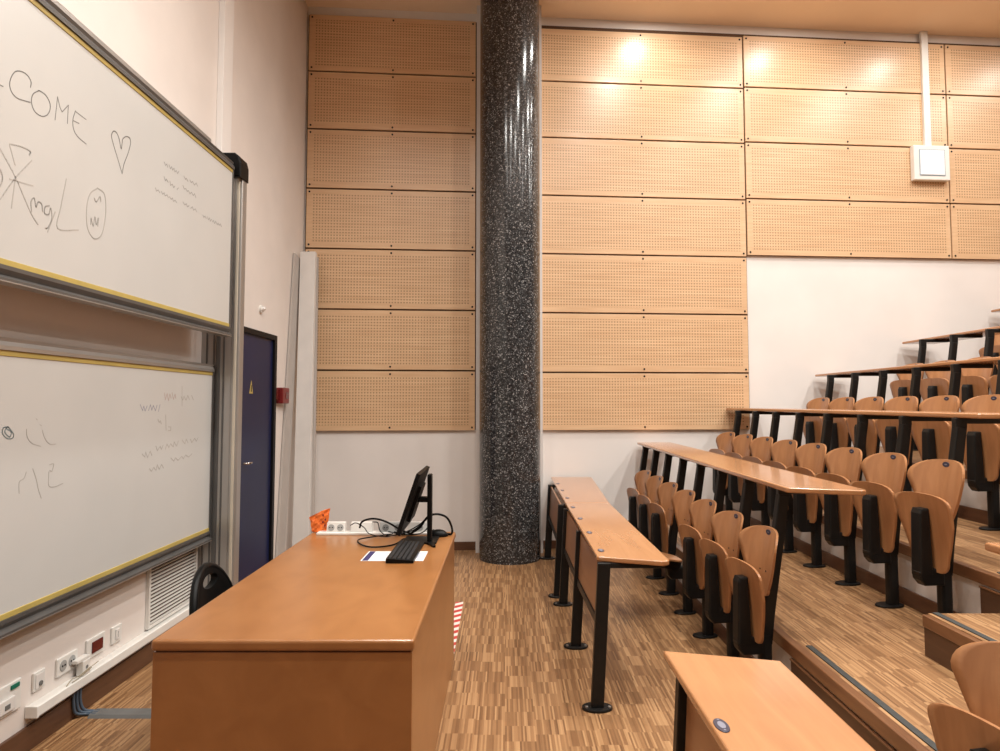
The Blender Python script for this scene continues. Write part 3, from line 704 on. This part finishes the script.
for sy in (-1, 1):
    MB().tube(spline([(-.17, sy*.15, .44), (-.215, sy*.15, .47), (-.232, sy*.15, .56), (-.235, sy*.13, .64)]), .010, 8).build('back_support', 'steel', t)

# ------------------------------------------------------------------ seats
def post_x(z): return -.01+.125*(z-.33)/.77 if z > .33 else -.01
def outline(kind, v):
    if kind == 'back':       # v: 0 bottom .. 1 top
        if v < .12: return .045+.055*math.sqrt(max(0, 1-((.12-v)/.12)**2))
        if v < .70:
            s = (v-.12)/.58; return .095+.100*s**.85
        s = (v-.70)/.30; return .195*(max(0, 1-s**2.7))**(1/2.4)
    if v < .16: return .06+.065*math.sqrt(max(0, 1-((.16-v)/.16)**2))
    if v < .62:
        s = (v-.16)/.46; return .125+.065*s
    if v < .84: return .190+.010*(v-.62)/.22
    s = (v-.84)/.16; return .200*(max(0, 1-s**2.8))**(1/2.8)
def plate(kind, H, fx, th=.011, nu=14, nv=26):
    """curved plywood shell: fx(y, v) gives x; v runs up"""
    m = MB(); F = []; B = []
    vs = [(.5-.5*cos(pi*i/nv)) for i in range(nv+1)]
    for v in vs:
        w = max(outline(kind, v), .004)
        if v == 1: w = .02
        F.append([(fx(w*u, v)-th/2, w*u, v*H) for u in [2*j/nu-1 for j in range(nu+1)]])
        B.append([(p[0]+th, p[1], p[2]) for p in F[-1]])
    W = nu+1; allv = [p for r in F for p in r]+[p for r in B for p in r]; o = len(F)*W; fs = []; ed = []
    for i in range(nv):
        for j in range(nu):
            a = i*W+j; fs.append((a, a+1, a+W+1, a+W)); fs.append((a+o, a+W+o, a+W+1+o, a+1+o))
        for j in (0, nu): a = i*W+j; ed.append((a, a+W, a+W+o, a+o))
    for j in range(nu):
        ed.append((j, j+1, j+1+o, j+o)); a = nv*W+j; ed.append((a, a+1, a+1+o, a+o))
    m.add(allv, fs, 0, True); m.f += [tuple(f) for f in ed]; m.mi += [0]*len(ed); m.sm += [False]*len(ed)
    return m

BZ0, BH = .558, .340
def make_seat(down=False):
    t = thing('lecture_seat', 'x', 'seat', (0, 0, 0), 'folding lecture seats')
    # pedestal with foot: flat oval tube up to the hinge, then leaning back up to the desk of the next row
    m = MB().prism(rrect(-.045, .025, -.024, .024, .018, 4), .012, .345)
    MBp = m.build('pedestal', 'steel', t)
    m = MB().cyl((-.03, 0), .06, 0, .012, 24, rx=.085, ry=.055, b=.004)
    m.build('foot', 'steel', t)
    m = MB()
    z0, z1 = .30, 1.070
    a = (post_x(.33)-.0, z0); b = (post_x(z1), z1)
    m.prism([(a[0]-.038, z0), (a[0]+.034, z0), (post_x(.45)+.032, .45), (b[0]+.029, z1), (b[0]-.029, z1), (post_x(.45)-.032, .45)], -.022, .022, axis='y', b=.006)
    m.build('back_post', 'steel', t)
    bk = plate('back', BH, lambda y, v: post_x(BZ0+v*BH)-.047-1.75*y*y).build('backrest', 'ply', t)
    bk.location = (0, 0, BZ0)
    pz = BH-.026; px = post_x(BZ0+pz)-.047-.0055
    m = MB().tube([(px+.001, 0, pz), (px-.003, 0, pz)], .0175, 20, sx=1.35, sy=.8); m.build('number_plate', 'plate', bk)
    m = MB().tube([(px-.003, 0, pz), (px-.0036, 0, pz)], .0075, 14, sx=1.35, sy=.4); m.build('plate_print', 'plate_mark', bk)
    m = MB()
    for yy in (-.03, .03): 
        xx = post_x(BZ0+.10)-.047-1.75*yy*yy-.0055
        m.tube([(xx+.001, yy, .12), (xx-.002, yy, .12)], .004, 8)
    m.build('rivet', 'steel', bk)
    # hinge block
    m = MB().prism([(-.165, .285), (-.14, .255), (-.03, .255), (-.03, .335), (-.05, .345), (-.155, .345), (-.172, .325)], -.036, .036, axis='y', b=.010)
    m.build('hinge_block', 'steel', t)
    # flip-up seat with its bracket
    sp = plate('seat', .40, lambda y, v: -.045*v-.35*y*y+.010*sin(pi*v)).build('seat_panel', 'ply', t)
    sp.location = (-.075, 0, .325)
    m = MB().prism([(-.095, -.02), (-.018, -.02), (-.034, .325), (-.078, .325), (-.088, .30)], -.037, .037, axis='y', b=.010)
    m.build('seat_bracket', 'steel', sp)
    if down: sp.rotation_euler.y = radians(-74); sp.location = (-.075, 0, .40)
    return t

RX = [1.362, 2.297, 3.268, 4.232, 5.19]
SY = [(3.62, .503), (3.60, .488), (3.60, .491), (3.60, .490), (3.60, .490)]
ROW = ['front row', 'second row', 'third row', 'fourth row', 'fifth row']
proto = make_seat(); proto_used = False
pdown = make_seat(True)
for r in range(5):
    n = 7 if r == 0 else 8
    for i in range(n):
        y = SY[r][0]+SY[r][1]*i
        if r == 0 and i == 3: o = pdown
        elif not proto_used: o = proto; proto_used = True
        else: o = copy_tree(proto)
        o.location = (RX[r], y, TH*r); o.rotation_euler.z = radians(7)
        if r == 0 and i == 3:
            o['label'] = 'wooden lecture seat left folded down, fourth from the near end of the front row'
        elif i == n-1: o['label'] = 'folded-up wooden lecture seat, last before the back wall in the %s' % ROW[r]
        else: o['label'] = 'folded-up wooden lecture seat, %s the near end of the %s' % ('first at' if i == 0 else ORD[i]+' from', ROW[r])
# far end post of the first row that has no seat
t = thing('desk_post', 'black slanted post without a seat holding the far end of the second-row writing table', 'post', (RX[0], 3.62+.503*7, 0)); t.rotation_euler.z = radians(7)
for nm in ('pedestal', 'foot', 'back_post'):
    src = [c for c in COL.objects if c.parent == proto and c.name.split('.')[0] == nm][0]
    c = src.copy(); COL.objects.link(c); c.parent = t
# near block (this side of the aisle)
for i in range(5):
    o = copy_tree(proto); o.location = (RX[0]+.008, 1.825-.505*i, 0); o.rotation_euler.z = radians(10)
    o['label'] = ['folded-up wooden lecture seat at the lower right corner beside the near writing table',
                  'folded-up seat of the near block, second from the aisle', 'folded-up seat of the near block, third from the aisle', 'folded-up seat of the near block, fourth from the aisle', 'folded-up seat of the near block, farthest from the aisle'][i]

# ------------------------------------------------------------------ writing tables
def table_top(m, xl0, xr0, y0, xl1, xr1, y1, z, th=.026, rc=.045, xm=None, ym=None, sk=.28, sk1=0):
    """near end (y0) with rounded right corner"""
    sk = sk*(xr0-xl0); pts = [(xl0+.010, y0+sk), (xr0-rc, y0)]
    for k in range(1, 7):
        a = radians(-90+15*k); pts.append((xr0-rc+rc*cos(a), y0+rc+rc*sin(a)))
    if xm: pts.append((xm, ym))
    pts += [(xr1, y1-sk1), (xl1, y1), (xl0, y0+sk+.010)]
    return m.prism(pts, z-th, z, b=.007, seg=3)
def oval_plate(par, x, y, z):
    p = MB().cyl((x, y), .02, z, z+.0022, 24, rx=.0175, ry=.037, b=.001).build('number_plate', 'plate', par)
    MB().cyl((x, y), .02, z+.0022, z+.0028, 20, rx=.009, ry=.019).cyl((x, y-.027), .003, z+.0022, z+.003, 10).cyl((x, y+.027), .003, z+.0022, z+.003, 10).build('plate_print', 'plate_mark', p)
    return p
def leg(par, x, y):
    m = MB().prism([(x-.052, 0.013), (x+.012, .013), (x+.052, .732), (x-.012, .732)], y-.021, y+.021, axis='y', b=.004)
    o = m.build('leg', 'steel', par)
    MB().cyl((x-.02, y), .06, 0, .014, 24, rx=.078, ry=.055, b=.004).build('foot', 'steel', o)
    for bx in (x-.075, x+.040): MB().cyl((bx, y-.018), .008, .014, .021, 8).build('bolt', 'alu', o)
    MB().box(x-.012, x+.33, y-.016, y+.016, .706, .733, .004).build('support_arm', 'steel', par)
def front_table(label, tops, legs, plates, z=.76, sk=.28, rc=.045, sk1=0):
    t = thing('writing_table', label, 'table', (0, 0, 0), 'long wooden writing tables')
    table_top(MB(), *tops, z, sk=sk, rc=rc, sk1=sk1).build('table_top', 'table', t)
    for x, y in legs: leg(t, x, y)
    for (xa, ya), (xb, yb) in zip(legs[:-1], legs[1:]):
        def strip(nm, mat, z0, z1, dx, hw):
            o = MB()
            s = lambda z_: .040*(z_/.73)
            vs = [(xa+dx+s(z0)-hw, ya+.024, z0), (xa+dx+s(z0)+hw, ya+.024, z0), (xb+dx+s(z0)+hw, yb-.024, z0), (xb+dx+s(z0)-hw, yb-.024, z0),
                  (xa+dx+s(z1)-hw, ya+.024, z1), (xa+dx+s(z1)+hw, ya+.024, z1), (xb+dx+s(z1)+hw, yb-.024, z1), (xb+dx+s(z1)-hw, yb-.024, z1)]
            o.add(vs, [(0, 1, 2, 3), (4, 5, 6, 7), (0, 1, 5, 4), (1, 2, 6, 5), (2, 3, 7, 6), (3, 0, 4, 7)]).build(nm, mat, t)
        strip('modesty_panel', 'modesty', .435, .715, -.020, .007)
        strip('lower_rail', 'steel', .395, .432, -.020, .015)
    for x, y in plates: oval_plate(t, x, y, z)
    return t
front_table('front beech writing table on black legs, section nearest the aisle', (.475, .832, 3.455, .478, .828, 5.44), [(.488, 3.545), (.470, 4.42), (.468, 5.33)],
            [(.515, 3.70+.505*i) for i in range(4)])
front_table('front beech writing table section reaching the back wall beyond the aisle-side one', (.479, .829, 5.446, .492, .925, 7.33), [(.442, 5.55), (.445, 6.88)],
            [(.520, 5.72+.505*i) for i in range(3)], sk=0, rc=.012)
front_table('beech writing table at the bottom edge of the picture with a blue number plate', (.507, .848, -1.2, .507, .848, 2.225), [(.540, -1.1), (.540, .5), (.540, 2.13)],
            [(.531, 1.715), (.531, 1.21), (.531, .705)], sk1=.085)

def row_table(label, x0, w, y0, y1, z, posts, x1=None, az=None):
    t = thing('writing_table', label, 'table', (0, 0, 0), 'long wooden writing tables')
    x1 = x1 or x0+.012; table_top(MB(), x0, x0+w, y0, x1, x1+w, y1, z).build('table_top', 'table', t)
    for (px_, py_) in posts: MB().box(px_-.03, px_+.27, py_-.02, py_+.02, z-.056, z-.025, .005).box(px_-.029, px_+.029, py_-.02, py_+.02, min(az or z-.056, z-.056), z-.05, .003).build('support_arm', 'steel', t)
    return t
RL = ['second', 'third', 'fourth', 'fifth', 'sixth']
for r in range(5):
    x0 = [1.412, 2.385, 3.352, 4.315, 5.28][r]; x1 = [1.43, 2.425, 3.445, 4.47, 5.54][r]
    row_table('long beech writing table on slanted black posts, %s from the front' % RL[r], x0, .36, 3.33, bw(x0)-.05, 1.127+.37*r,
              [(RX[r]+.109, SY[r][0]+SY[r][1]*i+.013) for i in range(8)], x1, TH*r+1.068)
row_table('beech writing table end at the right edge above the half-step', 1.45, .35, -1.0, 2.10, 1.127, [(RX[0]+.117, 1.825-.505*i+.02) for i in range(5)])

# ------------------------------------------------------------------ lights
def downlight(x, y, e, r=.10, col=(1., .80, .60)):
    t = thing('downlight', 'recessed round ceiling downlight', 'lamp', (x, y, CEIL), 'ceiling downlights')
    MB().cyl((0, 0), r+.03, -.008, 0, 28).build('trim_ring', 'white', t)
    MB().cyl((0, 0), r, -.012, -.008, 28).build('lens', 'lamp', t)
    l = bpy.data.lights.new('downlight_lamp', 'AREA'); l.shape = 'DISK'; l.size = r*2; l.energy = e; l.color = col; l.spread = radians(180 if y > 5 else 152)
    o = bpy.data.objects.new('downlight_lamp', l); COL.objects.link(o); o.location = (0, 0, -.02); o.parent = t
    return t
WARM = (1., .98, .93)
for y in (6.80, 5.80, 4.2, 2.6, .9, -.9):
    for x in (1.65, 3.28, 4.95, 6.6):
        if x > 6 and y < 5: continue
        downlight(x, y, (14 if y > 6.5 else 34 if y > 5 else 46 if y > 2 else 15), col=WARM)
for y in (2.8, 1.0, -1.0):
    for x in (-1.0, .35):
        downlight(x, y, 46 if y > 2 else 28 if y > 0 else 13, col=WARM)

# ------------------------------------------------------------------ world, camera, view
w = bpy.data.worlds.new('world'); SC.world = w; w.use_nodes = True
w.node_tree.nodes['Background'].inputs[0].default_value = (1, .9, .8, 1); w.node_tree.nodes['Background'].inputs[1].default_value = .1
cam = bpy.data.cameras.new('camera'); cam.sensor_width = 36; cam.sensor_fit = 'HORIZONTAL'; cam.lens = 24.48
cam.shift_x = -.005; cam.shift_y = -.011; cam.clip_start = .05
co = bpy.data.objects.new('camera', cam); COL.objects.link(co); co.location = (0, 0, 1.55)
co.rotation_euler = (radians(90)+math.atan(.0567), 0, 0); SC.camera = co
SC.view_settings.view_transform = 'Standard'; SC.view_settings.look = 'None'
SC.view_settings.exposure = .05; SC.view_settings.gamma = 1.; SC.view_settings.use_curve_mapping = False
SC.cycles.max_bounces = 8; SC.cycles.diffuse_bounces = 3
